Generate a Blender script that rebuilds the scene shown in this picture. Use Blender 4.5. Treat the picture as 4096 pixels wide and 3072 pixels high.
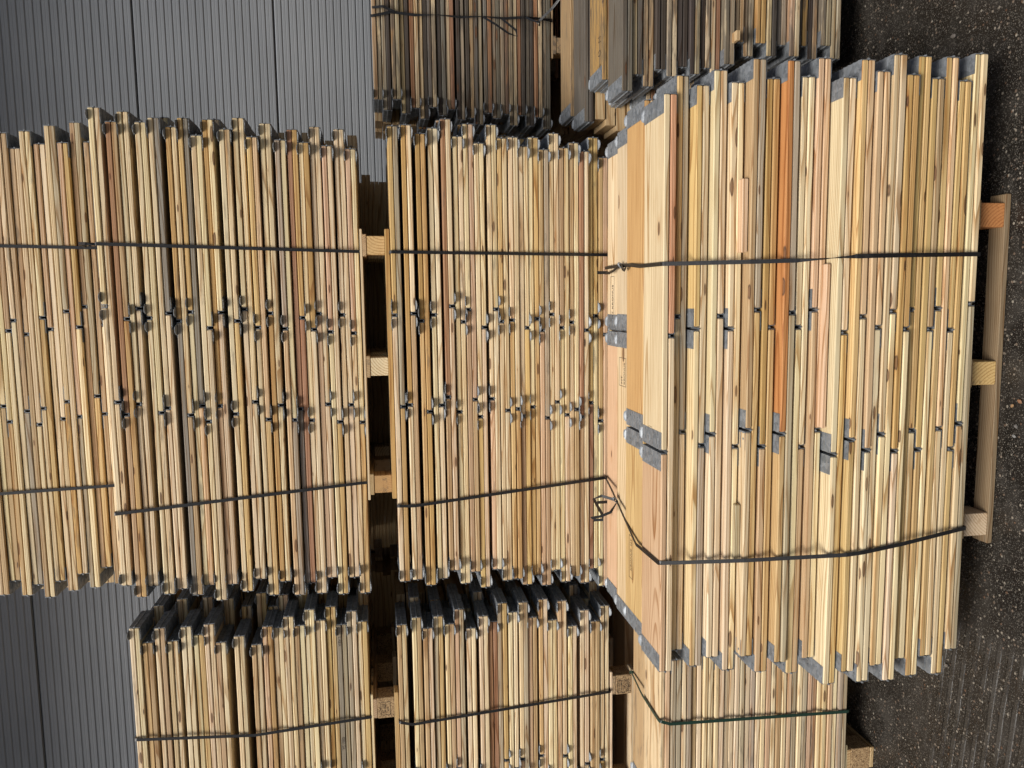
import bpy, math, random
from mathutils import Vector, Matrix

# ------------------------------------------------------------------ clear
for o in list(bpy.data.objects):
    bpy.data.objects.remove(o, do_unlink=True)
scene = bpy.context.scene
COL = scene.collection
R = math.radians

# ------------------------------------------------------------------ camera
# the phone was held sideways: the picture's right is the world's down
PITCH, YAW, ROLL, CAM_H = R(9.8), R(6.4), R(1.83), 2.10
fwd = Vector((-math.sin(YAW) * math.cos(PITCH), math.cos(YAW) * math.cos(PITCH), -math.sin(PITCH)))
r0 = Vector((math.cos(YAW), math.sin(YAW), 0))
u0 = r0.cross(fwd)
rgt = r0 * math.cos(ROLL) - u0 * math.sin(ROLL)
upv = u0 * math.cos(ROLL) + r0 * math.sin(ROLL)
cam_data = bpy.data.cameras.new('camera')
cam_data.sensor_fit = 'HORIZONTAL'
cam_data.sensor_width = 36
cam_data.lens = 36 * 3077 / 4096
cam_data.clip_start = 0.05
cam_data.clip_end = 600
cam = bpy.data.objects.new('camera', cam_data)
COL.objects.link(cam)
mx = Matrix((-upv, rgt, -fwd)).transposed().to_4x4()
mx.translation = Vector((0, 0, CAM_H))
cam.matrix_world = mx
scene.camera = cam

# ------------------------------------------------------------------ light
SUN_EL, SUN_AZ = R(57), R(206)          # azimuth: clockwise from +Y, light comes from behind the camera
world = bpy.data.worlds.new('World')
scene.world = world
world.use_nodes = True
wn = world.node_tree.nodes
wl = world.node_tree.links
bg = wn['Background']
sky = wn.new('ShaderNodeTexSky')
sky.sky_type = 'NISHITA'
sky.sun_disc = False
sky.sun_elevation = SUN_EL
sky.sun_rotation = SUN_AZ
sky.air_density = 1.0
sky.dust_density = 4.0
sky.ozone_density = 0.6
wl.new(sky.outputs[0], bg.inputs[0])
bg.inputs[1].default_value = 0.05
sun_data = bpy.data.lights.new('sun', 'SUN')
sun_data.energy = 2.5
sun_data.angle = R(26)
sun_data.color = (1.0, 0.965, 0.905)
sun = bpy.data.objects.new('sun', sun_data)
COL.objects.link(sun)
sd = Vector((math.sin(SUN_AZ) * math.cos(SUN_EL), math.cos(SUN_AZ) * math.cos(SUN_EL), math.sin(SUN_EL)))
sun.rotation_euler = sd.to_track_quat('Z', 'Y').to_euler()
sun.location = sd * 30
vs = scene.view_settings
vs.view_transform = 'Standard'
vs.look = 'None'
vs.exposure = 0.76
vs.gamma = 1.0
scene.render.engine = 'CYCLES'
scene.cycles.max_bounces = 6

# ------------------------------------------------------------------ materials
def new_mat(name):
    m = bpy.data.materials.new(name)
    m.use_nodes = True
    nt = m.node_tree
    return m, nt, nt.nodes, nt.links, nt.nodes['Principled BSDF']

class G:
    """small helper to wire nodes"""
    def __init__(s, nt): s.nt = nt; s.n = nt.nodes; s.l = nt.links
    def put(s, sock, v):
        if isinstance(v, bpy.types.NodeSocket): s.l.new(v, sock)
        elif v is not None: sock.default_value = v
    def math(s, op, a, b=None, c=None, clamp=False):
        n = s.n.new('ShaderNodeMath'); n.operation = op; n.use_clamp = clamp
        for i, v in enumerate((a, b, c)): s.put(n.inputs[i], v)
        return n.outputs[0]
    def vec(s, op, a, b=None):
        n = s.n.new('ShaderNodeVectorMath'); n.operation = op
        s.put(n.inputs[0], a); s.put(n.inputs[1], b)
        return n.outputs[0]
    def comb(s, x, y, z):
        n = s.n.new('ShaderNodeCombineXYZ')
        for i, v in enumerate((x, y, z)): s.put(n.inputs[i], v)
        return n.outputs[0]
    def sep(s, v):
        n = s.n.new('ShaderNodeSeparateXYZ'); s.l.new(v, n.inputs[0]); return n.outputs
    def noise(s, v, scale=1, detail=2, rough=.5):
        n = s.n.new('ShaderNodeTexNoise'); s.put(n.inputs['Vector'], v)
        n.inputs['Scale'].default_value = scale; n.inputs['Detail'].default_value = detail
        n.inputs['Roughness'].default_value = rough
        return n.outputs[0]
    def voro(s, v, scale=1, feat='F1'):
        n = s.n.new('ShaderNodeTexVoronoi'); n.feature = feat; s.put(n.inputs['Vector'], v)
        n.inputs['Scale'].default_value = scale
        return n.outputs
    def ramp(s, v, a, b, lo=0., hi=1., smooth=True):
        n = s.n.new('ShaderNodeMapRange'); n.interpolation_type = 'SMOOTHSTEP' if smooth else 'LINEAR'
        s.put(n.inputs[0], v)
        for i, q in zip((1, 2, 3, 4), (a, b, lo, hi)): s.put(n.inputs[i], q)
        return n.outputs[0]
    def mix(s, f, a, b, mode='MIX'):
        n = s.n.new('ShaderNodeMix'); n.data_type = 'RGBA'; n.blend_type = mode
        s.put(n.inputs[0], f); s.put(n.inputs[6], a); s.put(n.inputs[7], b)
        return n.outputs[2]
    def bump(s, hgt, strength, dist):
        n = s.n.new('ShaderNodeBump'); n.inputs['Strength'].default_value = strength
        n.inputs['Distance'].default_value = dist; s.l.new(hgt, n.inputs['Height'])
        return n.outputs[0]

def wood_material(name, knots=1.0, rings=1.0):
    """sawn softwood: object colour is the board's own tone, object alpha its weathering"""
    m, nt, n, l, bsdf = new_mat(name)
    g = G(nt)
    tc = n.new('ShaderNodeTexCoord').outputs['Object']
    oi = n.new('ShaderNodeObjectInfo')
    rnd = oi.outputs['Random']; base = oi.outputs['Color']; wear = oi.outputs['Alpha']
    r2 = g.math('FRACT', g.math('MULTIPLY', rnd, 17.31))
    r3 = g.math('FRACT', g.math('MULTIPLY', rnd, 71.77))
    r4 = g.math('FRACT', g.math('MULTIPLY', rnd, 231.1))
    off = g.comb(g.math('MULTIPLY', rnd, 61.), g.math('MULTIPLY', r2, 43.), g.math('MULTIPLY', r3, 29.))
    x, y, z = g.sep(tc)
    low = g.noise(g.vec('ADD', g.vec('MULTIPLY', tc, (1.3, 5., 5.)), off), 1., 1.)
    dy = g.math('SUBTRACT', y, g.math('MULTIPLY', g.math('SUBTRACT', r2, .5), .22))
    dz = g.math('ADD', z, g.math('ADD', .015, g.math('MULTIPLY', r3, .1)))
    rad = g.math('SQRT', g.math('ADD', g.math('MULTIPLY', dy, dy), g.math('MULTIPLY', dz, dz)))
    rad = g.math('ADD', rad, g.math('MULTIPLY', g.math('SUBTRACT', low, .5), .05))
    pitch = g.math('ADD', 400., g.math('MULTIPLY', r4, 560.))
    ph = g.math('FRACT', g.math('MULTIPLY', rad, g.math('DIVIDE', pitch, 6.283)))
    ring = g.math('MULTIPLY', g.ramp(ph, .55, .92), g.ramp(ph, 1.0, .95))
    fib = g.noise(g.vec('ADD', g.vec('MULTIPLY', tc, (9., 330., 330.)), off), 1., 2.)
    blot = g.noise(g.vec('ADD', g.vec('MULTIPLY', tc, (4., 16., 16.)), off), 1., 3., .6)
    ringamt = g.math('MULTIPLY', g.math('MULTIPLY', ring, g.ramp(blot, .25, .7, .5, 1.0)), rings)
    late = g.mix(1., base, (.56, .41, .27, 1), 'MULTIPLY')
    c = g.mix(ringamt, base, late)
    c = g.mix(g.ramp(fib, .35, .75, 0., .32), c, g.mix(1., c, (.62, .54, .46, 1), 'MULTIPLY'))
    c = g.mix(g.ramp(blot, .52, .8, 0., .35), c, g.mix(1., c, (.84, .70, .52, 1), 'MULTIPLY'))
    strk = g.noise(g.vec('ADD', g.vec('MULTIPLY', tc, (.8, 34., 60.)), off), 1., 3., .6)
    c = g.mix(g.ramp(strk, .54, .76, 0., .34), c, g.mix(1., c, (.70, .60, .50, 1), 'MULTIPLY'))
    fine = g.noise(g.vec('ADD', g.vec('MULTIPLY', tc, (2.2, 120., 190.)), off), 1., 2., .6)
    c = g.mix(g.ramp(fine, .5, .72, 0., .5), c, g.mix(1., c, (.66, .56, .46, 1), 'MULTIPLY'))
    # knots that run through the width (seen on the edge) and through the thickness (seen on the face)
    kmask = None
    for sc, o2 in (((6.5, .35, 34.), 3.1), ((3.4, 9., .5), 7.7)):
        v = g.voro(g.vec('ADD', g.vec('MULTIPLY', tc, sc), g.vec('ADD', off, (o2, o2, o2))))
        keep = g.ramp(g.sep(v['Color'])[0], .56, .58)
        if sc[1] > 1: keep = g.math('MULTIPLY', keep, g.ramp(g.math('ABSOLUTE', y), .088, .080))
        else: keep = g.math('MULTIPLY', keep, g.ramp(g.math('ABSOLUTE', y), .086, .093))
        size = g.ramp(g.sep(v['Color'])[1], 0., 1., .05, .19 if sc[1] < 1 else .11, False)
        dd = g.math('DIVIDE', v['Distance'], size)
        core = g.math('MULTIPLY', g.ramp(dd, 1.15, .85), keep)
        halo = g.math('MULTIPLY', g.ramp(dd, 2.8, 1.), keep)
        rim = g.math('MULTIPLY', g.math('MULTIPLY', g.ramp(dd, .75, 1.), g.ramp(dd, 1.25, 1.05)), keep)
        c = g.mix(g.math('MULTIPLY', halo, .35 * knots), c, g.mix(1., c, (.72, .48, .28, 1), 'MULTIPLY'))
        c = g.mix(g.math('MULTIPLY', core, .8 * knots), c, (.115, .05, .02, 1))
        c = g.mix(g.math('MULTIPLY', rim, .75 * knots), c, (.045, .022, .012, 1))
    # handling dirt, blue stain and mould specks, more on weathered boards
    dirt = g.noise(g.vec('ADD', g.vec('MULTIPLY', tc, (5., 40., 40.)), off), 1., 4., .65)
    thr = g.math('SUBTRACT', .76, g.math('MULTIPLY', wear, .36))
    dm = g.math('MULTIPLY', g.ramp(dirt, thr, g.math('ADD', thr, .12)), g.math('ADD', .12, g.math('MULTIPLY', wear, .6)))
    c = g.mix(dm, c, (.075, .066, .055, 1))
    spk = g.voro(g.vec('ADD', g.vec('MULTIPLY', tc, (110., 190., 190.)), off))
    sm = g.math('MULTIPLY', g.ramp(spk['Distance'], .30, .18), g.ramp(g.sep(spk['Color'])[0], .86, .9))
    sm = g.math('MULTIPLY', sm, g.ramp(g.noise(g.vec('ADD', g.vec('MULTIPLY', tc, (3., 8., 8.)), off), 1., 2.), .5, .66))
    c = g.mix(g.math('MULTIPLY', sm, g.math('MULTIPLY', wear, .85)), c, (.05, .04, .03, 1))
    l.new(c, bsdf.inputs['Base Color'])
    bsdf.inputs['Roughness'].default_value = .68
    bsdf.inputs['Specular IOR Level'].default_value = .3
    hgt = g.math('ADD', g.math('MULTIPLY', fib, .6), g.math('MULTIPLY', ring, -.5))
    l.new(g.bump(hgt, .35, .0012), bsdf.inputs['Normal'])
    return m

WOOD = wood_material('sawn_pine')

def chip_material():
    m, nt, n, l, bsdf = new_mat('pressed_wood_chips')
    g = G(nt)
    tc = n.new('ShaderNodeTexCoord').outputs['Object']
    oi = n.new('ShaderNodeObjectInfo')
    v = g.voro(g.vec('ADD', g.vec('MULTIPLY', tc, (260., 260., 190.)), g.vec('MULTIPLY', g.comb(oi.outputs['Random'], oi.outputs['Random'], 0.), (40., 70., 0.))))
    k = g.sep(v['Color'])
    c = g.mix(k[0], (.21, .125, .055, 1), (.44, .30, .155, 1))
    c = g.mix(g.ramp(k[1], .8, .9), c, (.10, .055, .025, 1))
    l.new(c, bsdf.inputs['Base Color'])
    bsdf.inputs['Roughness'].default_value = .85
    l.new(g.bump(k[2], .6, .002), bsdf.inputs['Normal'])
    return m
CHIP = chip_material()

def steel_material():
    m, nt, n, l, bsdf = new_mat('galvanised_steel')
    g = G(nt)
    tc = n.new('ShaderNodeTexCoord').outputs['Object']
    oi = n.new('ShaderNodeObjectInfo')
    p = g.vec('ADD', tc, g.vec('MULTIPLY', g.comb(oi.outputs['Random'], oi.outputs['Random'], oi.outputs['Random']), (7., 13., 5.)))
    v = g.voro(p, 75.)
    big = g.noise(p, 22., 3., .6)
    c = g.mix(g.sep(v['Color'])[0], (.18, .196, .212, 1), (.31, .33, .352, 1))
    c = g.mix(g.ramp(big, .5, .75, 0., .6), c, (.20, .205, .205, 1))
    l.new(c, bsdf.inputs['Base Color'])
    bsdf.inputs['Metallic'].default_value = .6
    l.new(g.ramp(big, .3, .7, .48, .68), bsdf.inputs['Roughness'])
    l.new(g.bump(big, .15, .002), bsdf.inputs['Normal'])
    return m
STEEL = steel_material()

def plain(name, col, rough, metal=0., spec=.5):
    m, nt, n, l, bsdf = new_mat(name)
    bsdf.inputs['Base Color'].default_value = (*col, 1)
    bsdf.inputs['Roughness'].default_value = rough
    bsdf.inputs['Metallic'].default_value = metal
    bsdf.inputs['Specular IOR Level'].default_value = spec
    return m, nt, n, l, bsdf

def strap_material(name, col):
    m, nt, n, l, bsdf = plain(name, col, .42)
    g = G(nt)
    tc = n.new('ShaderNodeTexCoord').outputs['Object']
    v = g.voro(tc, 700.)
    l.new(g.bump(v['Distance'], .25, .0006), bsdf.inputs['Normal'])
    d = g.noise(tc, 60., 3.)
    l.new(g.mix(g.ramp(d, .55, .75, 0., .5), (*col, 1), (.03, .028, .026, 1)), bsdf.inputs['Base Color'])
    return m
STRAP = strap_material('black_strapping', (.007, .007, .008))
STRAP_GREEN = strap_material('green_strapping', (.008, .03, .02))
INK = plain('black_ink', (.018, .016, .015), .8)[0]

def wall_material():
    m, nt, n, l, bsdf = new_mat('grey_coated_sheet')
    g = G(nt)
    tc = n.new('ShaderNodeTexCoord').outputs['Object']
    a = g.noise(g.vec('MULTIPLY', tc, (.5, 1., 2.)), 1.5, 4., .6)
    b = g.noise(g.vec('MULTIPLY', tc, (1.5, 1., 60.)), 1., 3., .6)
    c = g.mix(g.ramp(a, .35, .7), (.178, .190, .204, 1), (.205, .218, .233, 1))
    c = g.mix(g.ramp(b, .62, .8, 0., .35), c, (.135, .143, .152, 1))
    l.new(c, bsdf.inputs['Base Color'])
    bsdf.inputs['Roughness'].default_value = .45
    bsdf.inputs['Specular IOR Level'].default_value = .4
    return m
WALL = wall_material()

def ground_material():
    m, nt, n, l, bsdf = new_mat('wet_asphalt')
    g = G(nt)
    tc = n.new('ShaderNodeTexCoord').outputs['Object']
    big = g.noise(tc, .9, 5., .6)
    mid = g.noise(tc, 7., 4., .6)
    c = g.mix(g.ramp(big, .35, .65), (.010, .0086, .0072, 1), (.022, .0185, .0152, 1))
    c = g.mix(g.ramp(mid, .45, .75, 0., .6), c, (.046, .040, .033, 1))
    hgt = mid
    spec_mask = None
    for sc, lo, size, cols in ((120., .35, .42, ((.045, .038, .031, 1), (.15, .13, .105, 1))), (300., .45, .38, ((.08, .07, .058, 1), (.36, .335, .29, 1))), (62., .62, .36, ((.11, .06, .035, 1), (.30, .27, .22, 1)))):
        v = g.voro(g.vec('ADD', tc, g.vec('MULTIPLY', g.comb(mid, big, 0.), (.02, .02, 0.))), sc)
        k = g.sep(v['Color'])
        m1 = g.math('MULTIPLY', g.ramp(v['Distance'], size, size * .72), g.ramp(k[0], lo, lo + .04))
        c = g.mix(g.math('MULTIPLY', m1, .85), c, g.mix(k[1], cols[0], cols[1]))
        hgt = g.math('ADD', hgt, g.math('MULTIPLY', m1, .5))
    # a tyre print: broken lug bars pressed into the dirt film on the left of the yard
    x, y, z = g.sep(tc)
    yy = g.math('ADD', y, g.math('MULTIPLY', x, .10))
    bar = g.math('SINE', g.math('MULTIPLY', g.math('ADD', yy, g.math('MULTIPLY', g.noise(tc, 2., 2.), .03)), 128.))
    lane = g.math('MULTIPLY', g.ramp(g.math('ADD', x, g.math('MULTIPLY', g.noise(tc, 1.4, 3.), .35)), -.95, -1.10), g.ramp(y, 2.62, 2.48))
    bars = g.math('MULTIPLY', g.math('MULTIPLY', g.ramp(bar, -.1, .7), lane), g.ramp(mid, .3, .55))
    c = g.mix(g.math('MULTIPLY', bars, .55), c, (.058, .052, .045, 1))
    l.new(c, bsdf.inputs['Base Color'])
    l.new(g.ramp(mid, .35, .65, .18, .5), bsdf.inputs['Roughness'])
    bsdf.inputs['Specular IOR Level'].default_value = .38
    l.new(g.bump(g.math('ADD', hgt, g.math('MULTIPLY', bars, .4)), 1.0, .008), bsdf.inputs['Normal'])
    return m
GROUND = ground_material()

# ------------------------------------------------------------------ mesh helpers
class MB:
    def __init__(s): s.v = []; s.f = []
    def add(s, vs_, fs):
        b = len(s.v); s.v += [tuple(p) for p in vs_]; s.f += [tuple(i + b for i in f) for f in fs]
    def box(s, x0, x1, y0, y1, z0, z1):
        s.add([(x0, y0, z0), (x1, y0, z0), (x1, y1, z0), (x0, y1, z0), (x0, y0, z1), (x1, y0, z1), (x1, y1, z1), (x0, y1, z1)],
              [(0, 3, 2, 1), (4, 5, 6, 7), (0, 1, 5, 4), (1, 2, 6, 5), (2, 3, 7, 6), (3, 0, 4, 7)])
    def cyl(s, p, q, r, n=8):
        p, q = Vector(p), Vector(q); d = (q - p).normalized()
        a = d.orthogonal().normalized(); b = d.cross(a)
        ring = [(a * math.cos(t) + b * math.sin(t)) * r for t in (i * 2 * math.pi / n for i in range(n))]
        s.add([p + k for k in ring] + [q + k for k in ring],
              [(i, (i + 1) % n, n + (i + 1) % n, n + i) for i in range(n)] + [tuple(range(n))[::-1], tuple(range(n, 2 * n))])
    def mesh(s, name, mat, flip=False):
        me = bpy.data.meshes.new(name)
        me.from_pydata(s.v, [], [f[::-1] for f in s.f] if flip else s.f)
        me.materials.append(mat); me.update()
        return me
    def scaled(s, sx, sy, sz):
        o = MB(); o.v = [(p[0] * sx, p[1] * sy, p[2] * sz) for p in s.v]; o.f = list(s.f)
        return o

def link(name, me, parent=None, loc=(0, 0, 0), rot=(0, 0, 0), color=None):
    o = bpy.data.objects.new(name, me); COL.objects.link(o)
    o.location = loc; o.rotation_euler = rot
    if parent is not None: o.parent = parent
    if color is not None: o.color = color
    return o
def tag(o, label=None, cat=None, group=None, kind=None):
    for k, v in (('label', label), ('category', cat), ('group', group), ('kind', kind)):
        if v: o[k] = v
    return o

def board_mesh(name, L, w, t, seed, ch=.0035, segs=4, bow=.0015, mat=None):
    """sawn board with eased edges, a slight bow and uneven arrises"""
    rg = random.Random(seed)
    b = MB(); n = 8
    by, bz = rg.uniform(-bow, bow), rg.uniform(-bow, bow) * .3
    st = [0.0] + [i / segs for i in range(segs + 1)] + [1.0]
    rows = []
    for k, u in enumerate(st):
        end = k in (0, len(st) - 1)
        x = -L / 2 + u * L
        if k == 1: x += .0025
        if k == len(st) - 2: x -= .0025
        s_ = 1 - (2 * u - 1) ** 2
        oy, oz = by * s_ + rg.uniform(-.0003, .0003), bz * s_
        hw, ht = w / 2 - (.0022 if end else 0), t / 2 - (.0022 if end else 0)
        c1 = [ch * rg.uniform(.7, 1.25) for _ in range(4)]
        pts = [(-hw + c1[0], -ht), (hw - c1[1], -ht), (hw, -ht + c1[1]), (hw, ht - c1[2]), (hw - c1[2], ht), (-hw + c1[3], ht), (-hw, ht - c1[3]), (-hw, -ht + c1[0])]
        rows.append([(x, p + oy, q + oz) for p, q in pts])
    vs_ = [p for r_ in rows for p in r_]
    fs = [(k * n + i, k * n + (i + 1) % n, (k + 1) * n + (i + 1) % n, (k + 1) * n + i) for k in range(len(rows) - 1) for i in range(n)]
    fs = [f[::-1] for f in fs]
    fs += [tuple(range(n)), tuple(range((len(rows) - 1) * n, len(rows) * n))[::-1]]
    b.add(vs_, fs)
    return b.mesh(name, mat or WOOD, flip=True)

def ribbon(path, width, thick=.0014):
    """path: list of (point, normal, optional width vector) -> flat band"""
    b = MB(); n = len(path); rows = []
    for i, e in enumerate(path):
        p = Vector(e[0]); nr = Vector(e[1]).normalized()
        a = Vector(path[max(i - 1, 0)][0]); c = Vector(path[min(i + 1, n - 1)][0])
        t = (c - a).normalized()
        wv = Vector(e[2]) if len(e) > 2 and e[2] is not None else t.cross(nr).normalized()
        nn = wv.cross(t).normalized()
        h = wv * width / 2; q = nn * thick / 2
        rows += [p - h - q, p + h - q, p + h + q, p - h + q]
    fs = []
    for i in range(n - 1):
        for k in range(4):
            fs.append((i * 4 + k, i * 4 + (k + 1) % 4, i * 4 + 4 + (k + 1) % 4, i * 4 + 4 + k))
    fs += [(3, 2, 1, 0), tuple((n - 1) * 4 + k for k in range(4))]
    b.add(rows, fs)
    return b

# ------------------------------------------------------------------ ground and wall
def build_ground():
    b = MB(); b.add([(-150, -150, 0), (150, -150, 0), (150, 150, 0), (-150, 150, 0)], [(0, 1, 2, 3)])
    tag(link('ground', b.mesh('ground', GROUND)), kind='structure', label='dark wet asphalt yard with pale stone chips and tyre prints')
build_ground()

WALL_Y = 6.3
def build_wall():
    root = bpy.data.objects.new('cladding_wall', None); COL.objects.link(root)
    root.location = (1.0, WALL_Y, 0)
    tag(root, 'grey metal clad wall with fine horizontal ribs behind the stacks', 'wall')
    X = 11.0
    def panel(h):
        prof = [(.0, .0)]
        n = 18; p = h / n
        for i in range(n):
            z = i * p
            big = i % 3 == 0
            prof += [(-.018, z + .007), (-.018, z + p * .5 - .004), (-.0168, z + p * .5 - .001), (-.0168, z + p * .5 + .001), (-.018, z + p * .5 + .004), (-.018, z + p - .007 if i < n - 1 else z + p - .010), (-.0115, z + p - .002)]
        prof += [(0., h - .0)]
        b = MB(); vs_ = []; fs = []
        for y, z in prof: vs_ += [(-X, y, z), (X, y, z)]
        for i in range(len(prof) - 1): fs.append((2 * i, 2 * i + 1, 2 * i + 3, 2 * i + 2))
        b.add(vs_, fs)
        b.box(-X, X, .002, .08, 0, h)
        return b.mesh('panel', WALL)
    me = panel(.992)
    for k in range(-1, 8):
        link('panel', me, root, (0, 0, k * 1.0 + .80))
build_wall()
def build_shade_eave():  # unseen eave, added to throw soft shade on the upper wall
    b = MB()
    b.box(-11, 11, -1.3, 0.0, 0, .06)
    b.box(-11, 11, -1.34, -1.3, -.12, .10)
    o = link('added_shade_eave', b.mesh('added_shade_eave', WALL), None, (1.0, WALL_Y + .05, 6.3))
    tag(o, 'added grey eave out of view, shading the top of the clad wall', kind='structure')
build_shade_eave()

# ------------------------------------------------------------------ folded pallet collars
W, T, PL = .195, .0210, .0013            # board width, thickness, hinge plate thickness
THICK = 2 * T + .0012 + 2 * PL
LONG, SHORT = 1.2 - .016, .8 - .016
BOARD = {('long', i): board_mesh('long_board', LONG, W, T, 10 + i) for i in range(7)}
BOARD.update({('short', i): board_mesh('short_board', SHORT, W, T, 40 + i) for i in range(7)})

def leaf_base(tab=True):
    """hinge leaf: plate on the outer face (z=T), flange over the board end, tab past the -y edge"""
    b = MB(); hw = W / 2 - .003
    b.box(-.0025, -.0008, -hw, hw, .001, T + PL)                 # flange over the end grain
    b.box(-.0008, .060, -hw, hw, T + .0001, T + PL)              # plate
    for yy in (-.062, -.022, .022, .062):                        # pressed beads and rivets
        b.box(.002, .056, yy - .002, yy + .002, T + PL, T + PL + .0011)
    for k, yy in enumerate((-.082, -.042, .0, .042, .082)):
        x0 = .040 if k % 2 else .022
        b.cyl((x0, yy, T + PL - .0002), (x0, yy, T + PL + .0016), .0042, 6)
    for k in range(7):
        yy = -.078 + k * .026
        b.box(-.0034, .004, yy - .004, yy + .004, T * .62, T + PL + .0006)
    if tab:
        rows = [(0, 0., .008, .050), (-.006, .0036, .008, .050), (-.011, .0008, .010, .047), (-.017, .0045, .013, .043), (-.021, .0034, .018, .038)]
        vs_ = []
        for dy, dz, xa, xb in rows:
            for j in range(4):
                x = xa + (xb - xa) * j / 3
                zz = T + PL + dz + (.0018 if j in (1, 2) and dy else 0)
                vs_ += [(x, -hw + dy, zz - PL), (x, -hw + dy, zz)]
        fs = []
        m = 8
        for i in range(len(rows) - 1):
            for j in range(3):
                a = i * m + j * 2; c = a + m
                fs += [(a + 1, a + 3, c + 3, c + 1), (a, c, c + 2, a + 2)]
            fs += [(i * m, i * m + 1, i * m + m + 1, i * m + m), (i * m + 6, i * m + m + 6, i * m + m + 7, i * m + 7)]
        e = (len(rows) - 1) * m
        for j in range(3): fs.append((e + j * 2, e + j * 2 + 1, e + j * 2 + 3, e + j * 2 + 2))
        b.add(vs_, fs)
    return b
_lb = leaf_base()
LEAF_MB = {(sx, sy, sz): _lb.scaled(sx, sy, sz) for sx in (1, -1) for sy in (1, -1) for sz in (1, -1)}
LEAF = {k: m.mesh('leaf', STEEL, flip=(k[0] * k[1] * k[2] < 0)) for k, m in LEAF_MB.items()}
_pin = MB(); _pin.cyl((0, -W / 2 + .001, 0), (0, W / 2 - .001, 0), .0034, 8)
_pin.cyl((0, -W / 2 - .003, 0), (0, -W / 2 + .001, 0), .0018, 6)
PIN = _pin.mesh('pin', STEEL)
def joined(parts):
    b = MB()
    b.add(_pin.v, _pin.f)
    for k, dx, dz in parts:
        fl = k[0] * k[1] * k[2] < 0
        m = LEAF_MB[k]
        b.add([(p[0] + dx, p[1], p[2] + dz) for p in m.v], [f[::-1] for f in m.f] if fl else m.f)
    return b.mesh('hinge', STEEL)

Z_LOW_IN, Z_UP_IN, Z_MID = PL + T, PL + T + .0012, PL + T + .0006
Z_LOW_C, Z_UP_C = PL + T / 2, PL + T * 1.5 + .0012
EDGE = 1 - .008
def hinge_spec(f, sy):
    """four hinges: (x, leaves[(variant, x of board end, z of inner face)])"""
    s = 1 if f == 0 else -1
    return [(-EDGE - .0036, Z_MID, [((1, sy, 1), -EDGE, Z_UP_IN), ((1, sy, -1), -EDGE, Z_LOW_IN)]),
            (EDGE + .0036, Z_MID, [((-1, sy, 1), EDGE, Z_UP_IN), ((-1, sy, -1), EDGE, Z_LOW_IN)]),
            (s * .2, Z_LOW_IN - .003, [((1, sy, -1), s * .2 + .008, Z_LOW_IN), ((-1, sy, -1), s * .2 - .008, Z_LOW_IN)]),
            (-s * .2, Z_UP_IN + .003, [((1, sy, 1), -s * .2 + .008, Z_UP_IN), ((-1, sy, 1), -s * .2 - .008, Z_UP_IN)])]
JOINED = {}
def joined_hinge(spec):
    x, z, lv = spec
    key = tuple((k, round(dx - x, 4), round(dz - z, 4)) for k, dx, dz in lv)
    if key not in JOINED: JOINED[key] = joined(key)
    return JOINED[key]

TONES = dict(pale=(.66, .53, .335), cream=(.72, .60, .385), yellow=(.58, .41, .185), pinkish=(.60, .42, .265), tan=(.47, .335, .19),
             salmon=(.62, .33, .19), honey=(.49, .31, .125), orange=(.52, .235, .08), dirty=(.25, .185, .11), russet=(.36, .20, .115), grey=(.25, .225, .18), dark=(.115, .095, .08), drab=(.40, .335, .235))
STYLE = dict(
    new=[('pale', 9), ('cream', 5), ('yellow', 6), ('pinkish', 2.6), ('tan', 3), ('honey', .5), ('drab', .7)],
    ashen=[('pale', 6), ('cream', 3), ('drab', 6), ('pinkish', 2), ('tan', 3)],
    used=[('pale', 10), ('cream', 9), ('yellow', 4), ('pinkish', 2.2), ('tan', 3.6), ('honey', .9), ('russet', .18), ('drab', 1.4), ('grey', .3)],
    old=[('pale', 4.5), ('tan', 4.5), ('pinkish', 1.5), ('russet', 1.6), ('grey', 4.5), ('dark', 5), ('drab', 3.5), ('honey', .7)])
WEAR = dict(ashen=(.2, .7), new=(.0, .18), used=(.12, .62), old=(.45, 1.0))
rng = random.Random(77)
def tone(style, name=None):
    if name is None:
        pool = STYLE[style]
        name = rng.choices([p[0] for p in pool], [p[1] for p in pool])[0]
    c = TONES[name]; k = rng.uniform(.86, 1.10) * ((.55 if name in ('dark', 'grey') else .78) if style == 'old' else 1)  # old boards: weathered tones darkened further, shade put into their colour
    return name, (c[0] * k, c[1] * k * rng.uniform(.97, 1.03), c[2] * k * rng.uniform(.92, 1.08), rng.uniform(*WEAR[style]))
ORD = 'topmost second third fourth fifth sixth seventh eighth ninth tenth eleventh twelfth thirteenth fourteenth fifteenth sixteenth seventeenth eighteenth nineteenth twentieth twenty-first twenty-second'.split()
SAY = dict(pale='pale', cream='creamy', yellow='yellowish', pinkish='pinkish', tan='tan', honey='honey brown', orange='orange', dirty='dirty', salmon='salmon orange', russet='reddish brown', grey='grey', dark='blackened', drab='drab')

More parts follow.
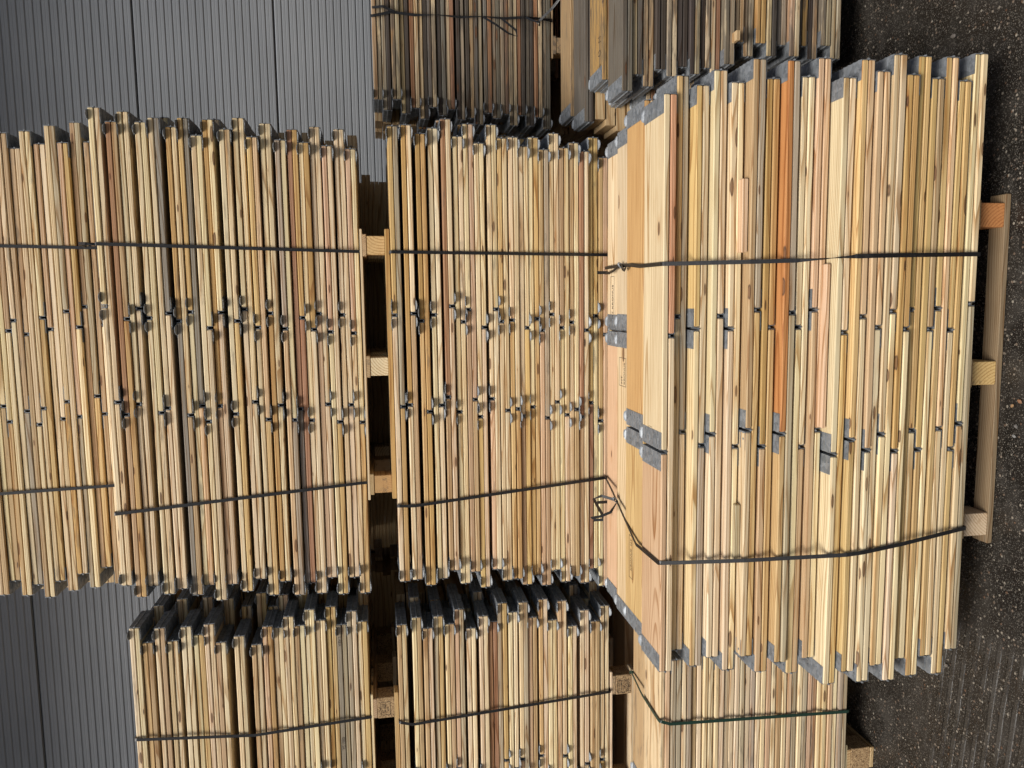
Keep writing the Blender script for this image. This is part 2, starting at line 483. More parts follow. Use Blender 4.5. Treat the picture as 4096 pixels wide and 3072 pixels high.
def collar(label, Xr, Yf, z, style, sy=1, f=None, detail=True, over=None, tilt=0.):
    over = over or {}
    f = over.get('f', rng.randint(0, 1) if f is None else f)
    root = bpy.data.objects.new('pallet_collar', None); COL.objects.link(root)
    root.location = (Xr - 1.0, Yf + W / 2, z)
    root.rotation_euler = (tilt, rng.uniform(-.0006, .0006), rng.uniform(-.004, .004))
    L = {0: (('long', -1, .2), ('short', .2, 1)), 1: (('short', -1, -.2), ('long', -.2, 1))}
    boards = {}
    names = {}
    for lay, zz in (('l', Z_LOW_C), ('u', Z_UP_C)):
        spec = L[f if lay == 'l' else 1 - f]
        for side, (kind, a, b_) in zip('lr', spec):
            nm, colr = tone(style, over.get(lay + side))
            me = BOARD[(kind, rng.randrange(7))]
            dz = rng.uniform(0, .0012) if lay == 'u' else rng.uniform(-.0003, .0003)
            o = link('board', me, root, ((a + b_) / 2, rng.uniform(-.003, .003), zz + dz), (rng.uniform(-.004, .004), 0, 0), colr)
            o.scale = (1, 1, rng.uniform(.93, 1.02))
            boards[lay + side] = o; names[lay + side] = (nm, kind)
    for spec in hinge_spec(f, sy):
        x, zz, lv = spec
        if detail:
            h = link('hinge', PIN, root, (x, 0, zz))
            for k, dx, dz in lv: link('leaf', LEAF[k], h, (dx - x, 0, dz - zz))
        else:
            link('hinge', joined_hinge(spec), root, (x, 0, zz))
    look = [names[k][0] for k in ('ul', 'ur') if names[k][1] == 'long'][0]
    tag(root, label.format(look=SAY[look]), 'pallet collar', 'folded pallet collars')
    return boards

STACKS = dict(
    mid=[(0.737, 3.37, 1.9885), (0.743, 3.372, 1.9322), (0.71, 3.374, 1.8724), (0.735, 3.376, 1.8188), (0.772, 3.378, 1.7646), (0.703, 3.381, 1.7136), (0.756, 3.383, 1.6674), (0.677, 3.385, 1.6212), (0.756, 3.387, 1.5655), (0.701, 3.389, 1.5193), (0.706, 3.391, 1.4708), (0.671, 3.393, 1.4246), (0.71, 3.395, 1.3784), (0.658, 3.397, 1.3322), (0.729, 3.399, 1.286), (0.668, 3.402, 1.2398), (0.691, 3.404, 1.1936), (0.655, 3.406, 1.1474), (0.718, 3.408, 1.1012), (0.632, 3.41, 1.055)],
    top=[(0.792, 3.42, 3.1685), (0.738, 3.423, 3.1097), (0.78, 3.425, 3.0635), (0.74, 3.428, 2.9989), (0.759, 3.431, 2.9472), (0.725, 3.433, 2.8843), (0.763, 3.436, 2.8376), (0.694, 3.438, 2.7872), (0.759, 3.441, 2.741), (0.722, 3.444, 2.6762), (0.771, 3.446, 2.6207), (0.693, 3.449, 2.5676), (0.752, 3.452, 2.5146), (0.685, 3.454, 2.4561), (0.731, 3.457, 2.4075), (0.679, 3.459, 2.3613), (0.747, 3.462, 2.3142), (0.667, 3.465, 2.2654), (0.74, 3.467, 2.2142), (0.659, 3.47, 2.168)],
    bun=[(0.7, 3.68, 3.7657), (0.76, 3.68, 3.7187), (0.69, 3.68, 3.6717), (0.735, 3.68, 3.6247), (0.673, 3.683, 3.5785), (0.745, 3.685, 3.5323), (0.694, 3.688, 3.4817), (0.771, 3.69, 3.4355), (0.701, 3.693, 3.3893), (0.79, 3.695, 3.3397), (0.708, 3.698, 3.2872), (0.774, 3.7, 3.235)],
    lmid=[(-1.483, 3.45, 2.0085), (-1.456, 3.451, 1.94), (-1.509, 3.452, 1.8893), (-1.461, 3.453, 1.8397), (-1.501, 3.454, 1.7879), (-1.434, 3.455, 1.7416), (-1.532, 3.456, 1.6863), (-1.477, 3.457, 1.6276), (-1.513, 3.458, 1.5814), (-1.423, 3.459, 1.5352), (-1.469, 3.461, 1.4857), (-1.424, 3.462, 1.4352), (-1.507, 3.463, 1.389), (-1.422, 3.464, 1.3372), (-1.532, 3.465, 1.291), (-1.439, 3.466, 1.2431), (-1.568, 3.467, 1.192), (-1.497, 3.468, 1.1308), (-1.554, 3.469, 1.0785), (-1.481, 3.47, 1.03)],
    ltop=[(-1.388, 3.43, 3.1535), (-1.463, 3.432, 3.1073), (-1.399, 3.434, 3.0522), (-1.466, 3.436, 3.0046), (-1.406, 3.438, 2.9454), (-1.449, 3.441, 2.8961), (-1.403, 3.443, 2.8499), (-1.493, 3.445, 2.8037), (-1.471, 3.447, 2.7262), (-1.521, 3.449, 2.6554), (-1.442, 3.451, 2.6052), (-1.452, 3.453, 2.5583), (-1.401, 3.455, 2.5121), (-1.448, 3.457, 2.4659), (-1.378, 3.459, 2.4197), (-1.434, 3.462, 2.3735), (-1.378, 3.464, 2.3273), (-1.466, 3.466, 2.2811), (-1.404, 3.468, 2.2349), (-1.458, 3.47, 2.188)],
    rmid=[(3.039, 4.22, 2.0325), (2.987, 4.222, 1.9863), (3.043, 4.223, 1.9361), (2.976, 4.225, 1.889), (3.003, 4.226, 1.8393), (2.95, 4.228, 1.7931), (3.011, 4.229, 1.7469), (2.973, 4.231, 1.6963), (3.005, 4.233, 1.6501), (2.952, 4.234, 1.5958), (2.963, 4.236, 1.5458), (2.93, 4.237, 1.4996), (2.992, 4.239, 1.4484), (2.968, 4.241, 1.4022), (2.99, 4.242, 1.356), (2.931, 4.244, 1.3098), (2.988, 4.245, 1.2636), (2.934, 4.247, 1.2174), (2.976, 4.248, 1.1712), (2.916, 4.25, 1.125)],
    rlow=[(2.82, 3.075, 1.056), (2.888, 3.085, 1.008), (2.845, 3.095, 0.96), (2.911, 3.075, 0.912), (2.885, 3.085, 0.864), (2.926, 3.095, 0.816), (2.895, 3.075, 0.768), (2.925, 3.085, 0.72), (2.898, 3.095, 0.672), (2.937, 3.075, 0.624), (3.03, 3.085, 0.576), (2.98, 3.095, 0.528), (3.03, 3.075, 0.48), (2.98, 3.085, 0.432), (3.03, 3.095, 0.384), (2.98, 3.075, 0.336), (3.03, 3.085, 0.288), (2.98, 3.095, 0.24), (3.03, 3.075, 0.192), (2.98, 3.085, 0.144)],
    front=[(0.669, 2.477, 1.1055), (0.733, 2.498, 1.0552), (0.692, 2.45, 1.0049), (0.734, 2.424, 0.9546), (0.692, 2.403, 0.9043), (0.754, 2.362, 0.854), (0.696, 2.362, 0.8037), (0.743, 2.325, 0.7534), (0.696, 2.33, 0.7031), (0.752, 2.318, 0.6528), (0.679, 2.264, 0.6025), (0.729, 2.244, 0.5522), (0.694, 2.235, 0.5019), (0.745, 2.235, 0.4516), (0.687, 2.236, 0.4013), (0.749, 2.254, 0.351), (0.684, 2.253, 0.3007), (0.751, 2.253, 0.2504), (0.68, 2.255, 0.2001), (0.765, 2.255, 0.1498)],
    llow=[(-1.42, 2.87, 0.9515), (-1.48, 2.87, 0.904), (-1.42, 2.87, 0.8565), (-1.48, 2.87, 0.809), (-1.42, 2.87, 0.7615), (-1.48, 2.87, 0.714), (-1.42, 2.87, 0.6665), (-1.48, 2.87, 0.619), (-1.42, 2.87, 0.5715), (-1.48, 2.87, 0.524), (-1.42, 2.87, 0.4765), (-1.48, 2.87, 0.429), (-1.42, 2.87, 0.3815), (-1.48, 2.87, 0.334), (-1.42, 2.87, 0.2865), (-1.48, 2.87, 0.239), (-1.42, 2.87, 0.1915), (-1.48, 2.87, 0.144)],
)

#            style, tab side (+1 towards the viewer), phrase, rows built singly
INFO = dict(
    front=('new', -1, 'foreground stack on the ground'),
    mid=('used', 1, 'middle stack behind the foreground stack'),
    top=('used', 1, 'big strapped stack in the top tier'),
    bun=('used', -1, "bundle cut off by the photo's left edge"),
    lmid=('used', 1, "middle tier stack, photo's bottom edge"),
    ltop=('used', 1, "upper tier stack, photo's bottom edge"),
    llow=('ashen', -1, 'ground stack with the green strap'),
    rmid=('old', 1, "upper weathered stack, photo's top edge"),
    rlow=('old', -1, "lower weathered stack, photo's top edge"))
OVER = {('front', 0): dict(f=0, ul='pinkish', ur='cream', ll='cream', lr='salmon'), ('front', 1): dict(ur='yellow', ul='pale'),
        ('front', 2): dict(ur='yellow', ul='pale'), ('front', 6): dict(f=0, ur='honey', ul='tan', lr='honey', ll='yellow'),
        ('front', 7): dict(f=0, ur='orange', ul='yellow', lr='drab', ll='drab'), ('front', 8): dict(ur='pale', lr='cream'),
        ('front', 9): dict(ul='tan', ur='pinkish'), ('front', 10): dict(f=0, ur='cream', lr='pale'), ('front', 13): dict(ur='pale'), ('front', 14): dict(ur='honey', lr='honey'), ('front', 19): dict(ur='cream', ul='pale', lr='cream', ll='drab'),
        ('mid', 2): dict(ur='honey', ul='yellow', lr='honey', ll='honey'), ('mid', 4): dict(ur='russet', ll='pale'), ('mid', 17): dict(f=0, ur='russet', ul='tan'),
        ('top', 1): dict(ur='russet', ul='tan'), ('top', 14): dict(f=0, ur='russet', lr='honey', ul='grey', ll='russet'), ('lmid', 8): dict(ur='russet', lr='russet'),
        ('rlow', 0): dict(ul='grey', ur='grey', ll='grey', lr='grey'), ('rlow', 5): dict(ul='dark', ur='dark', ll='dark', lr='dark'),
        ('rmid', 16): dict(ul='russet', ll='dark'), ('rmid', 7): dict(ul='dark', ur='dark'),
        ('ltop', 17): dict(f=0, ur='grey', lr='drab'), ('ltop', 18): dict(ur='drab'), ('ltop', 8): dict(ur='cream', lr='pale')}
BUILT = {}
for name, rows in STACKS.items():
    style, sy, phrase = INFO[name]
    for i, (X, Y, z) in enumerate(rows):
        lab = '{look} folded collar, ' + ORD[i] + ' from top, ' + phrase
        jit = rng.uniform(-.006, .006) if name != 'front' else 0
        BUILT[name, i] = collar(lab, X, Y + jit, z, style, sy, over=OVER.get((name, i)))
# second rows that show past the ends of the front rows
for name in ('mid', 'top', 'lmid', 'ltop', 'rmid'):
    style, sy, phrase = INFO[name]
    n = len(STACKS[name])
    for i, (X, Y, z) in enumerate(STACKS[name]):
        lab = '{look} folded collar, ' + ORD[i] + ' down, second row, ' + phrase
        X2 = X + rng.uniform(-.03, .05)
        if name in ('lmid', 'ltop'): X2 = STACKS[name][0][0] + (.03 if i % 2 else -.05) + rng.uniform(-.02, .02)
        zz = z + (.019 * (n - i) / n if name == 'top' else 0.)
        collar(lab, X2, Y + .205 + rng.uniform(-.008, .008), zz, style, sy, detail=False)
# the top collars of the rows behind the front row where the top is looked down upon
ROWTOP = dict(front=[(.70, 2.682, 1.100), (.665, 2.885, 1.074), (.66, 3.088, 1.054)],
              rlow=[(2.92, 3.290, 1.075), (2.79, 3.492, 1.098), (2.86, 3.70, 1.110)],
              llow=[(-1.44, 3.074, .932)])
WHERE = ('second', 'third', 'rear')
ROW_OVER = {('front', 0): dict(f=0, ur='honey', ul='yellow'), ('front', 1): dict(f=1, ur='pale', ul='pale'), ('front', 2): dict(f=1, ur='pale', ul='pinkish'),
            ('rlow', 0): dict(f=1, ul='honey', ur='tan', ll='honey'), ('rlow', 1): dict(ul='grey', ur='grey', ll='dark', lr='dark')}
for name, rows in ROWTOP.items():
    style, sy, phrase = INFO[name]
    for i, (X, Y, z) in enumerate(rows):
        lab = '{look} folded collar on top of the ' + WHERE[i] + ' row, ' + phrase
        BUILT[name + '_row', i] = collar(lab, X, Y, z, style, sy, over=ROW_OVER.get((name, i)))

for i in range(1, 20):
    X, Y, z = STACKS['rlow'][i]
    collar('{look} folded collar, ' + ORD[i] + ' down, second row, ' + INFO['rlow'][2], (2.92 if i % 2 else 2.85) + rng.uniform(-.02, .02), 3.290, .146 + (1.075 - .146) * (19 - i) / 19, 'old', -1, detail=False)
# everything deeper in the stacks: too many and too hidden to tell apart
def hidden_rows():
    b = MB(); rg = random.Random(5)
    def row(X, Y, z0, z1, n):
        for i in range(n):
            z = z0 + (z1 - z0) * i / n; dx = rg.uniform(-.03, .03); dy = rg.uniform(-.004, .004)
            for k in (0, 1):
                b.box(X - 2 + dx, X + dx, Y + dy, Y + W + dy, z + k * (T + .0012), z + k * (T + .0012) + T)
    for name in ('mid', 'top', 'lmid', 'ltop', 'rmid'):
        s = STACKS[name]
        for r_ in (2, 3): row(s[0][0] - .03, s[0][1] + .205 * r_, s[-1][2], s[0][2] + .047, 20)
        if name not in ('top', 'ltop'):
            for r_ in range(1 if name == 'lmid' else 0, 4): row(s[0][0] - .03, s[0][1] + .03 + .205 * r_, .004, s[-1][2] - .147, 19)
    for X in (.64, -1.53):
        for r_ in range(4, 9): row(X, 3.45 + .205 * r_, .004, 3.08, 70)
    for r_ in range(4, 7): row(2.95, 4.25 + .205 * r_, .004, 2.0, 45)
    for name in ROWTOP:
        s = STACKS[name]
        for r_, (X, Y, z) in enumerate(ROWTOP[name]):
            if name == 'rlow' and r_ == 0: continue
            row(X, Y + .005, .146, z - .001, len(s) - 1)
    s = STACKS['bun']
    for r_ in (1, 2): row(s[0][0] - .03, s[0][1] + .205 * r_, s[-1][2], s[0][2] + .04, len(s))
    me = b.mesh('pallet_collars', WOOD)
    o = link('pallet_collars', me, color=(.50, .37, .21, .4))
    tag(o, 'dim folded collars filling the depth of the stacks', 'pallet collars', kind='stuff')
hidden_rows()

# ------------------------------------------------------------------ pallets
def pal_meshes():
    d = {}
    d['board'] = [board_mesh('long_board', 1.2, .095, .020, 90 + i, .0015) for i in range(3)]
    d['cross'] = [board_mesh('cross_board', .8, .095, .018, 95 + i, .0015) for i in range(2)]
    d['block'] = board_mesh('block', .095, .080, .090, 99, .002, segs=1)
    d['chip'] = board_mesh('block', .100, .100, .090, 98, .002, segs=1, mat=CHIP)
    return d
PM = pal_meshes()
def pallet(label, xc, y0, z0, chip=False, along_depth=False, style='used', front=None, base=None, hb=.078):
    root = bpy.data.objects.new('pallet', None); COL.objects.link(root)
    root.location = (xc, y0 + .4, z0)
    tag(root, label, 'pallet', 'wooden pallets under the stacks')
    blocks = {}
    hz = math.pi / 2
    for xi, bx in enumerate((-.53, 0, .53)):
        for yi, by in enumerate((-.35, 0, .35)):
            o = link('block', PM['chip'] if chip else PM['block'], root, (bx, by, .0205 + hb / 2), (0, 0, 0 if chip else hz), tone(style, front[xi] if front else None)[1])
            o.scale = (1, 1, hb / .09)
            blocks[xi, yi] = o
    if along_depth:
        for bx in (-.53, 0, .53): link('bottom_board', PM['cross'][0], root, (bx, 0, .0095), (0, 0, hz), tone(style, 'tan')[1])
    else:
        for by in (-.3655, 0, .3655): link('bottom_board', PM['board'][rng.randrange(3)], root, (0, by, .0105), (0, 0, 0), tone(style, base)[1]).scale = (1, .72, 1)
    for bx in (-.53, 0, .53): link('cross_board', PM['cross'][1], root, (bx, 0, .0303 + hb), (0, 0, hz), tone(style, 'tan')[1])
    for by in (-.3525, -.18, 0, .18, .3525): link('deck_board', PM['board'][rng.randrange(3)], root, (0, by, .0445 + hb), (0, 0, 0), tone(style)[1]).scale = (1, 1, .5)
    return blocks
PB = {}
PB['front'] = pallet('pale wooden pallet on the wet ground under the foreground stack', -.272, 2.292, .001, front=('pale', 'yellow', 'orange'), base='dirty', hb=.09)
PB['top'] = pallet('wooden pallet in the dark gap between middle stack and big strapped stack', -.29, 3.44, 2.036)
PB['mid'] = pallet('wooden pallet hidden behind foreground stack, carrying the middle stack', -.28, 3.40, .922)
PB['ltop'] = pallet("chip block pallet under the upper stack at photo's bottom edge", -2.42, 3.46, 2.056, chip=True)
PB['lmid'] = pallet("chip block pallet with stamped block under middle stack, photo's bottom edge", -2.43, 3.47, .897, chip=True)
PB['llow'] = pallet('chip block pallet on the ground under the stack with green strap', -2.56, 2.875, .001, chip=True, along_depth=True, hb=.09)
PB['rmid'] = pallet("wooden pallet under the upper weathered stack at photo's top edge", 1.90, 4.25, .993, style='old')
PB['rlow'] = pallet("pallet in deep shade under lower weathered stack at photo's top edge", 2.0, 3.14, .001, style='old', hb=.09)

# ------------------------------------------------------------------ strapping
F_, U_, D_, B_ = (0, -1, 0), (0, 0, 1), (0, 0, -1), (0, 1, 0)
def strap(label, front, back_y, zt, zb, mat=STRAP, top=None, width=.0135, xb=None, group='straps around the stacks'):
    fr = [((p[0], p[1] - .0035, p[2]), F_) + ((p[3],) if len(p) > 3 else ()) for p in front]
    p0, p1 = front[0], front[-1]
    xb = p0[0] if xb is None else xb
    if top is None: top = [(xb, back_y, zt + .003), (p0[0], p0[1] + .012, zt + .003)]
    path = [(p, U_) for p in top]
    path += [((p0[0], p0[1] - .001, zt + .0015), (0, -1, 1))] + fr
    path += [((p1[0], p1[1] - .001, zb - .0015), (0, -1, -1)), ((p1[0], p1[1] + .014, zb - .003), D_), ((xb, back_y, zb - .003), D_), ((xb, back_y + .002, zb + .01), B_), ((xb, back_y + .002, zt - .01), B_)]
    o = link('strap', ribbon(path, width).mesh('strap', mat))
    tag(o, label, 'strap', group)
    return o
def sub_ribbon(parent, name, path, mat=STRAP, width=.0125):
    return link(name, ribbon(path, width).mesh(name, mat), parent)
def wire_buckle(parent, c, ax, r=(.014, .006)):
    b = MB(); c = Vector(c); ax = Vector(ax).normalized(); s_ = ax.orthogonal().normalized(); t_ = ax.cross(s_)
    for k in (-.004, 0, .004):
        prev = None
        for i in range(13):
            a = i * math.pi / 6
            p = c + ax * k + s_ * math.cos(a) * r[0] + t_ * math.sin(a) * r[1]
            if prev is not None: b.cyl(prev, p, .0016, 5)
            prev = p
    link('buckle', b.mesh('buckle', STEEL), parent)

V = Vector
sR = strap('black strap tied with wire buckle around right half of foreground stack',
      [(.110, 2.474, 1.150), (.110, 2.357, .9005), (.111, 2.306, .77), (.114, 2.276, .700, V((.7, .7, 0)) * .6), (.116, 2.264, .671, V((.15, .98, 0)) * .3), (.118, 2.252, .640, V((.7, -.7, 0)) * .6), (.120, 2.238, .5987), (.121, 2.229, .5484), (.123, 2.230, .4013), (.126, 2.249, .16)], 3.29, 1.153, .148,
      top=[(.13, 3.30, 1.104), (.128, 3.05, 1.124), (.122, 2.82, 1.150), (.112, 2.69, 1.158), (.110, 2.485, 1.157)])
wire_buckle(sR, (.128, 2.99, 1.133), (0, 1, .1))
sub_ribbon(sR, 'loose_tail', [((.128, 3.0, 1.134), U_), ((.112, 3.07, 1.136), (.3, 0, 1)), ((.104, 3.16, 1.126), (.3, 0, 1)), ((.106, 3.24, 1.120), (.3, -.4, .8))])
sub_ribbon(sR, 'loose_tail', [((.126, 2.97, 1.136), U_), ((.112, 2.91, 1.152), (.2, 0, 1)), ((.104, 2.85, 1.164), (-.2, .3, 1)), ((.112, 2.82, 1.166), (.3, .3, 1))])
sL = strap('black strap with wire buckle and loose tails around left half of foreground stack',
      [(-.922, 2.474, 1.150), (-.891, 2.357, .9005), (-.853, 2.238, .5987), (-.846, 2.229, .5484), (-.827, 2.230, .4013), (-.796, 2.249, .16)], 3.29, 1.153, .148,
      top=[(-.80, 3.30, 1.106), (-.83, 3.10, 1.128), (-.93, 2.71, 1.160), (-.926, 2.485, 1.157)])
wire_buckle(sL, (-.842, 3.03, 1.140), (.2, 1, 0))
sub_ribbon(sL, 'loose_tail', [((-.842, 3.03, 1.142), U_), ((-.835, 3.08, 1.185), (0, -1, .3)), ((-.86, 3.13, 1.205), F_), ((-.91, 3.16, 1.175), F_), ((-.95, 3.18, 1.150), F_), ((-.97, 3.18, 1.150), (0, -1, .4)), ((-.972, 3.19, 1.19), F_)])
sub_ribbon(sL, 'loose_tail', [((-.85, 3.01, 1.142), U_), ((-.885, 3.00, 1.170), (-.5, -.6, .5)), ((-.915, 3.05, 1.198), F_), ((-.935, 3.10, 1.225), F_)])
strap('upper black strap crossing the right half of middle stack', [(.206, 3.364, 2.031), (.193, 3.400, 1.083)], 4.2, 2.036, 1.053)
strap('slanting black strap crossing the left half of middle stack', [(-.904, 3.364, 2.028), (-.908, 3.366, 1.959), (-.836, 3.400, 1.080)], 4.2, 2.036, 1.053)
sT = strap('black strap across right half of big strapped stack in top tier', [(.244, 3.412, 3.213), (.214, 3.458, 2.19)], 4.25, 3.216, 2.165)
sub_ribbon(sT, 'loose_tail', [((.244, 3.43, 3.222), U_), ((.246, 3.424, 3.26), F_), ((.250, 3.47, 3.30), F_), ((.252, 3.66, 3.335), (0, -.4, 1))])
strap('slanting black strap across left half of big strapped stack in top tier', [(-.881, 3.412, 3.213), (-.813, 3.458, 2.19)], 4.25, 3.216, 2.165)
strap("right strap on the bundle cut by photo's left edge", [(.256, 3.672, 3.79), (.245, 3.690, 3.24)], 4.3, 3.82, 3.234)
strap("left strap on the bundle cut by photo's left edge", [(-.828, 3.672, 3.79), (-.818, 3.690, 3.24)], 4.3, 3.82, 3.234)
strap("black strap on the middle tier stack at photo's bottom edge", [(-1.958, 3.441, 2.05), (-1.975, 3.443, 1.995), (-1.924, 3.461, 1.035)], 4.28, 2.056, 1.028)
strap("black strap on the upper tier stack at photo's bottom edge", [(-1.898, 3.421, 3.195), (-1.945, 3.440, 2.703), (-1.928, 3.460, 2.21)], 4.26, 3.201, 2.185)
strap('dark green strap pulled around the ground stack beside the foreground stack', [(-1.744, 2.862, .995), (-1.759, 2.862, .955), (-1.793, 2.862, .15)], 3.285, .999, .142, mat=STRAP_GREEN,
      top=[(-1.733, 3.285, .984), (-1.738, 3.075, 1.003), (-1.744, 2.875, 1.003)])
sO = strap("twisted black strap with knots on upper weathered stack at photo's top edge",
      [(1.46, 4.208, 2.07), (1.482, 4.208, 1.98), (1.472, 4.206, 1.86), (1.478, 4.204, 1.74, V((.5, .8, 0))), (1.474, 4.208, 1.62), (1.482, 4.206, 1.50, V((.6, .7, 0))), (1.478, 4.208, 1.38), (1.488, 4.206, 1.28), (1.492, 4.236, 1.135)], 5.05, 2.081, 1.123)
sub_ribbon(sO, 'loose_tail', [((1.50, 4.205, 2.075), F_), ((1.505, 4.196, 2.02), F_), ((1.482, 4.198, 1.96), F_)])
sub_ribbon(sO, 'loose_tail', [((1.478, 4.198, 1.50), F_), ((1.44, 4.180, 1.44), (.2, -1, 0)), ((1.39, 4.165, 1.37), (.4, -1, .3)), ((1.375, 4.16, 1.325), (1, -.6, 0)), ((1.41, 4.17, 1.33), F_), ((1.47, 4.19, 1.40), F_)], width=.011)
sub_ribbon(sO, 'loose_tail', [((1.49, 4.205, 1.27), F_), ((1.47, 4.19, 1.235), F_), ((1.455, 4.17, 1.20), (.5, -1, 0)), ((1.435, 4.165, 1.205), F_)], width=.011)
sub_ribbon(sO, 'loose_tail', [((1.46, 4.20, 1.21), F_), ((1.52, 4.15, 1.14), F_), ((1.60, 4.08, 1.07), (0, -1, .4)), ((1.66, 4.02, 1.03), (0, -1, .4))], width=.012)

# ------------------------------------------------------------------ loose spacer battens between the collars
def batten(label, x0, x1, y, z, t_, style_tone, d=.07):
    me = board_mesh('spacer_batten', abs(x1 - x0), d, t_, 7, .001, segs=1)
    o = link('spacer_batten', me, None, ((x0 + x1) / 2, y + d / 2, z), (0, 0, 0), tone('new', style_tone)[1])
    tag(o, label, 'batten', 'loose battens in the foreground stack')
batten('short pinkish batten lying near the strap buckle side of foreground stack', .378, .142, 2.372, .913, .019, 'pinkish')
batten('long pale batten at mid height of the foreground stack', .100, -.437, 2.292, .660, .012, 'pinkish')
batten('short drab batten beside the slanting strap of foreground stack', -.705, -.908, 2.384, .912, .019, 'drab')

batten('short batten stub poking out of the lower weathered stack', 1.067, 1.027, 3.03, 0.628, .016, 'tan', .05)

# ------------------------------------------------------------------ writing
STROKES = dict(
    L=[[(.0, 1), (.05, 0), (.55, .02)]], A=[[(0, 0), (.3, 1), (.62, 0)], [(.12, .38), (.5, .36)]], B=[[(0, 0), (.02, 1), (.42, .86), (.4, .6), (.05, .52), (.5, .38), (.48, .08), (0, 0)]],
    K=[[(0, 1), (.03, 0)], [(.5, 1), (.05, .48), (.55, 0)]], R=[[(0, 0), (.02, 1), (.45, .85), (.42, .55), (.04, .5), (.55, 0)]],
    E=[[(.5, 1), (.02, .97), (.03, .02), (.52, 0)], [(.04, .52), (.42, .5)]], I=[[(.1, 1), (.12, 0)]],
    S=[[(.5, .88), (.25, 1), (.04, .8), (.2, .55), (.45, .38), (.42, .1), (.2, 0), (0, .1)]], N=[[(0, 0), (.06, 1), (.48, .04), (.56, 1)]],
    O=[[(.3, 1), (.06, .8), (0, .4), (.2, .02), (.45, .1), (.56, .55), (.48, .9), (.3, 1)]])
def handwriting(parent, text, org, right, up, hgt, lw, gap=.85, name='handwriting'):
    """ink strokes lying on a board's face; org, right, up in the board's own space"""
    b = MB(); org, right, up = Vector(org), Vector(right), Vector(up); nr = right.cross(up)
    cx = 0.
    for ch in text:
        for st in STROKES[ch]:
            path = [(org + right * (cx + p[0]) * hgt + up * p[1] * hgt, nr) for p in st]
            r_ = ribbon(path, lw, .0003); b.add(r_.v, r_.f)
        cx += gap
    return link(name, b.mesh(name, INK), parent)
def printed(parent, lines, org, right, up, size, frame=None, name='stamp'):
    """printed lettering with an optional rectangular frame, laid on a face"""
    org, right, up = Vector(org), Vector(right), Vector(up); nr = right.cross(up)
    b = MB()
    for (txt, u, v_, s_) in lines:
        cu = bpy.data.curves.new('lettering', 'FONT'); cu.body = txt; cu.size = s_; cu.resolution_u = 2
        tmp = bpy.data.objects.new('lettering', cu); COL.objects.link(tmp)
        dg = bpy.context.evaluated_depsgraph_get()
        me = tmp.evaluated_get(dg).to_mesh()
        b.add([org + right * (u + p.co.x) + up * (v_ + p.co.y) + nr * .0004 for p in me.vertices], [tuple(p.vertices) for p in me.polygons])
        tmp.evaluated_get(dg).to_mesh_clear()
        bpy.data.objects.remove(tmp, do_unlink=True); bpy.data.curves.remove(cu)
    if frame:
        w_, h_, t_ = frame
        for a, c in (((0, 0), (w_, 0)), ((w_, 0), (w_, h_)), ((w_, h_), (0, h_)), ((0, h_), (0, 0))):
            r_ = ribbon([(org + right * a[0] + up * a[1] + nr * .0004, nr), (org + right * c[0] + up * c[1] + nr * .0004, nr)], t_, .0002)
            b.add(r_.v, r_.f)
    return link(name, b.mesh(name, INK), parent)

def at(board, wx):            # world x -> the board's own x
    return wx - (board.parent.location.x + board.location.x)
XM, YM = (-1, 0, 0), (0, -1, 0)
bd = BUILT['ltop', 17]['ur']
handwriting(bd, 'LABA', (at(bd, -1.53), -W / 2 - .0006, .006), XM, (0, 0, -1), .0135, .0016)
handwriting(bd, 'KREISA', (at(bd, -2.02), -W / 2 - .0006, .006), XM, (0, 0, -1), .0135, .0016, .72)
bd = BUILT['rlow_row', 0]['ul']
handwriting(bd, 'NOS', (at(bd, 1.115), -.03, T / 2 + .0008), XM, YM, .042, .003, 1.35)
bd = BUILT['front', 0]['ur']
printed(bd, [('KRONUS', .012, .016, .011), ('HT', .012, .004, .010), ('LV', .046, .004, .008)], (at(bd, -.52), .0, T / 2 + .0003), (1, 0, 0), (0, 1, 0), .01, (.062, .030, .0009))
bd = BUILT['front_row', 0]['ul']
printed(bd, [('KRONUS', .03, .012, .022), ('HT', .13, .012, .022)], (at(bd, -1.10), .01, T / 2 + .0003), (1, 0, 0), (0, 1, 0), .01, (.17, .042, .0016))
bd = BUILT['front_row', 1]['ul']
printed(bd, [('HT', .008, .045, .026), ('KRONUS', .008, .012, .022)], (at(bd, -.36), -.02, T / 2 + .0003), (1, 0, 0), (0, 1, 0), .01, (.115, .085, .0016))
bd = BUILT['front_row', 2]['ur']
printed(bd, [('KRONUS', .05, .012, .026), ('HT', .008, .012, .026)], (at(bd, -.10), .0, T / 2 + .0003), (1, 0, 0), (0, 1, 0), .01, (.19, .05, .0016))
blk = PB['lmid'][2, 0]
printed(blk, [('LV - 611', .010, .036, .0135), ('49 1000', .010, .022, .0135), ('HT', .018, .006, .0135), ('FORESO', .004, -.019, .0165)], (-.040, -.0505, .002 - .016), (1, 0, 0), (0, 0, 1), .01, (.062, .050, .0014))
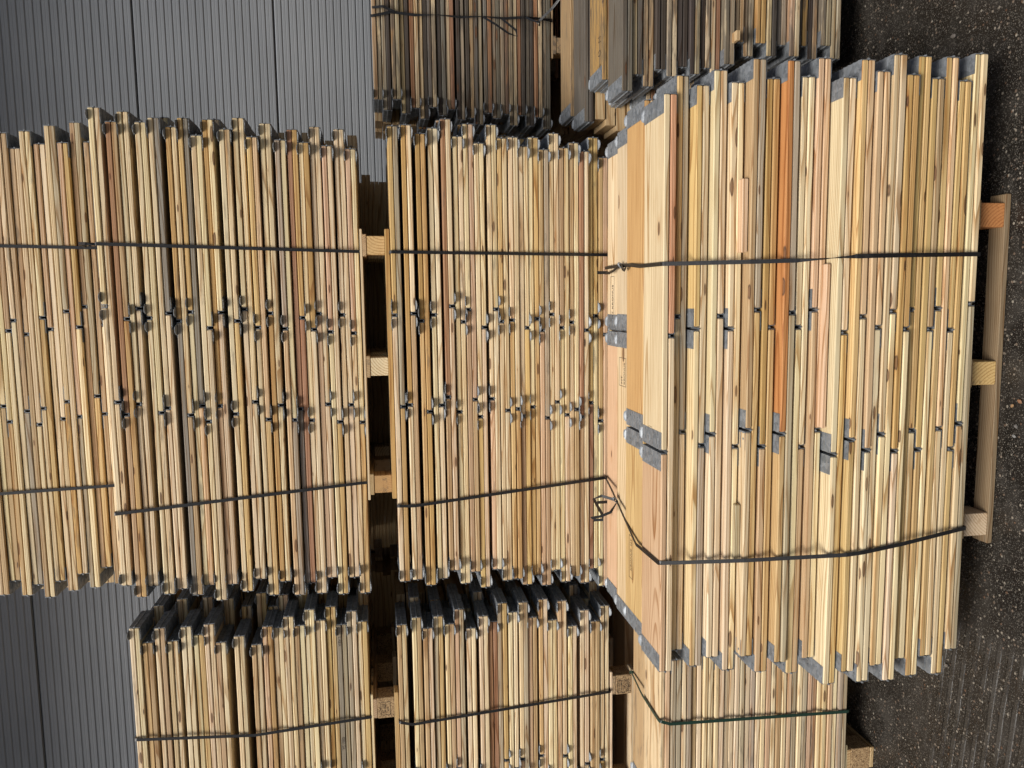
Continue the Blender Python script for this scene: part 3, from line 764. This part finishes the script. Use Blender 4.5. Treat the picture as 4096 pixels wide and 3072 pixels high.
blk = PB['ltop'][2, 0]
printed(blk, [('LV - 611', .010, .036, .0135), ('49 1000', .010, .022, .0135), ('HT', .018, .006, .0135)], (-.034, -.0505, -.022), (1, 0, 0), (0, 0, 1), .01, (.062, .050, .0014))

# ------------------------------------------------------------------ small stones on the yard
def stone(label, x, y, s_, seed, col):
    rg = random.Random(seed); b = MB(); n, m = 8, 4; vs_ = [(0, 0, -s_ * .2)]
    for j in range(1, m):
        a = -math.pi / 2 + math.pi * j / m
        for i in range(n):
            t_ = i * 2 * math.pi / n; k = rg.uniform(.75, 1.15)
            vs_.append((math.cos(a) * math.cos(t_) * s_ * k, math.cos(a) * math.sin(t_) * s_ * .7 * k, math.sin(a) * s_ * .5 * k + s_ * .2))
    vs_.append((0, 0, s_ * .62))
    fs = [(0, 1 + (i + 1) % n, 1 + i) for i in range(n)]
    for j in range(m - 2): fs += [(1 + j * n + i, 1 + j * n + (i + 1) % n, 1 + (j + 1) * n + (i + 1) % n, 1 + (j + 1) * n + i) for i in range(n)]
    e = len(vs_) - 1
    fs += [(e, 1 + (m - 2) * n + i, 1 + (m - 2) * n + (i + 1) % n) for i in range(n)]
    b.add(vs_, fs)
    o = link('stone', b.mesh('stone', plain('stone_' + label.split()[0], col, .7)[0]), None, (x, y, .004), (0, 0, rg.uniform(0, 3)))
    tag(o, label, 'stone', 'stones on the yard')
stone('pale rounded stone near the lower weathered stack', 0.928, 2.592, 0.012, 0, (0.12, 0.105, 0.09))
stone('grey chip beside the foreground pallet', -0.445, 2.214, 0.009, 1, (0.13, 0.12, 0.11))
stone('white flake beside the foreground pallet board', -0.480, 2.220, 0.008, 2, (0.17, 0.165, 0.155))
stone('brown pebble at the right edge of the photo', -0.359, 2.205, 0.01, 3, (0.2, 0.1, 0.05))
stone('tan pebble close to the pallet board', -0.378, 2.234, 0.008, 4, (0.25, 0.15, 0.07))
stone('dull pebble in front of the green strapped stack', -1.408, 2.471, 0.01, 5, (0.14, 0.12, 0.1))
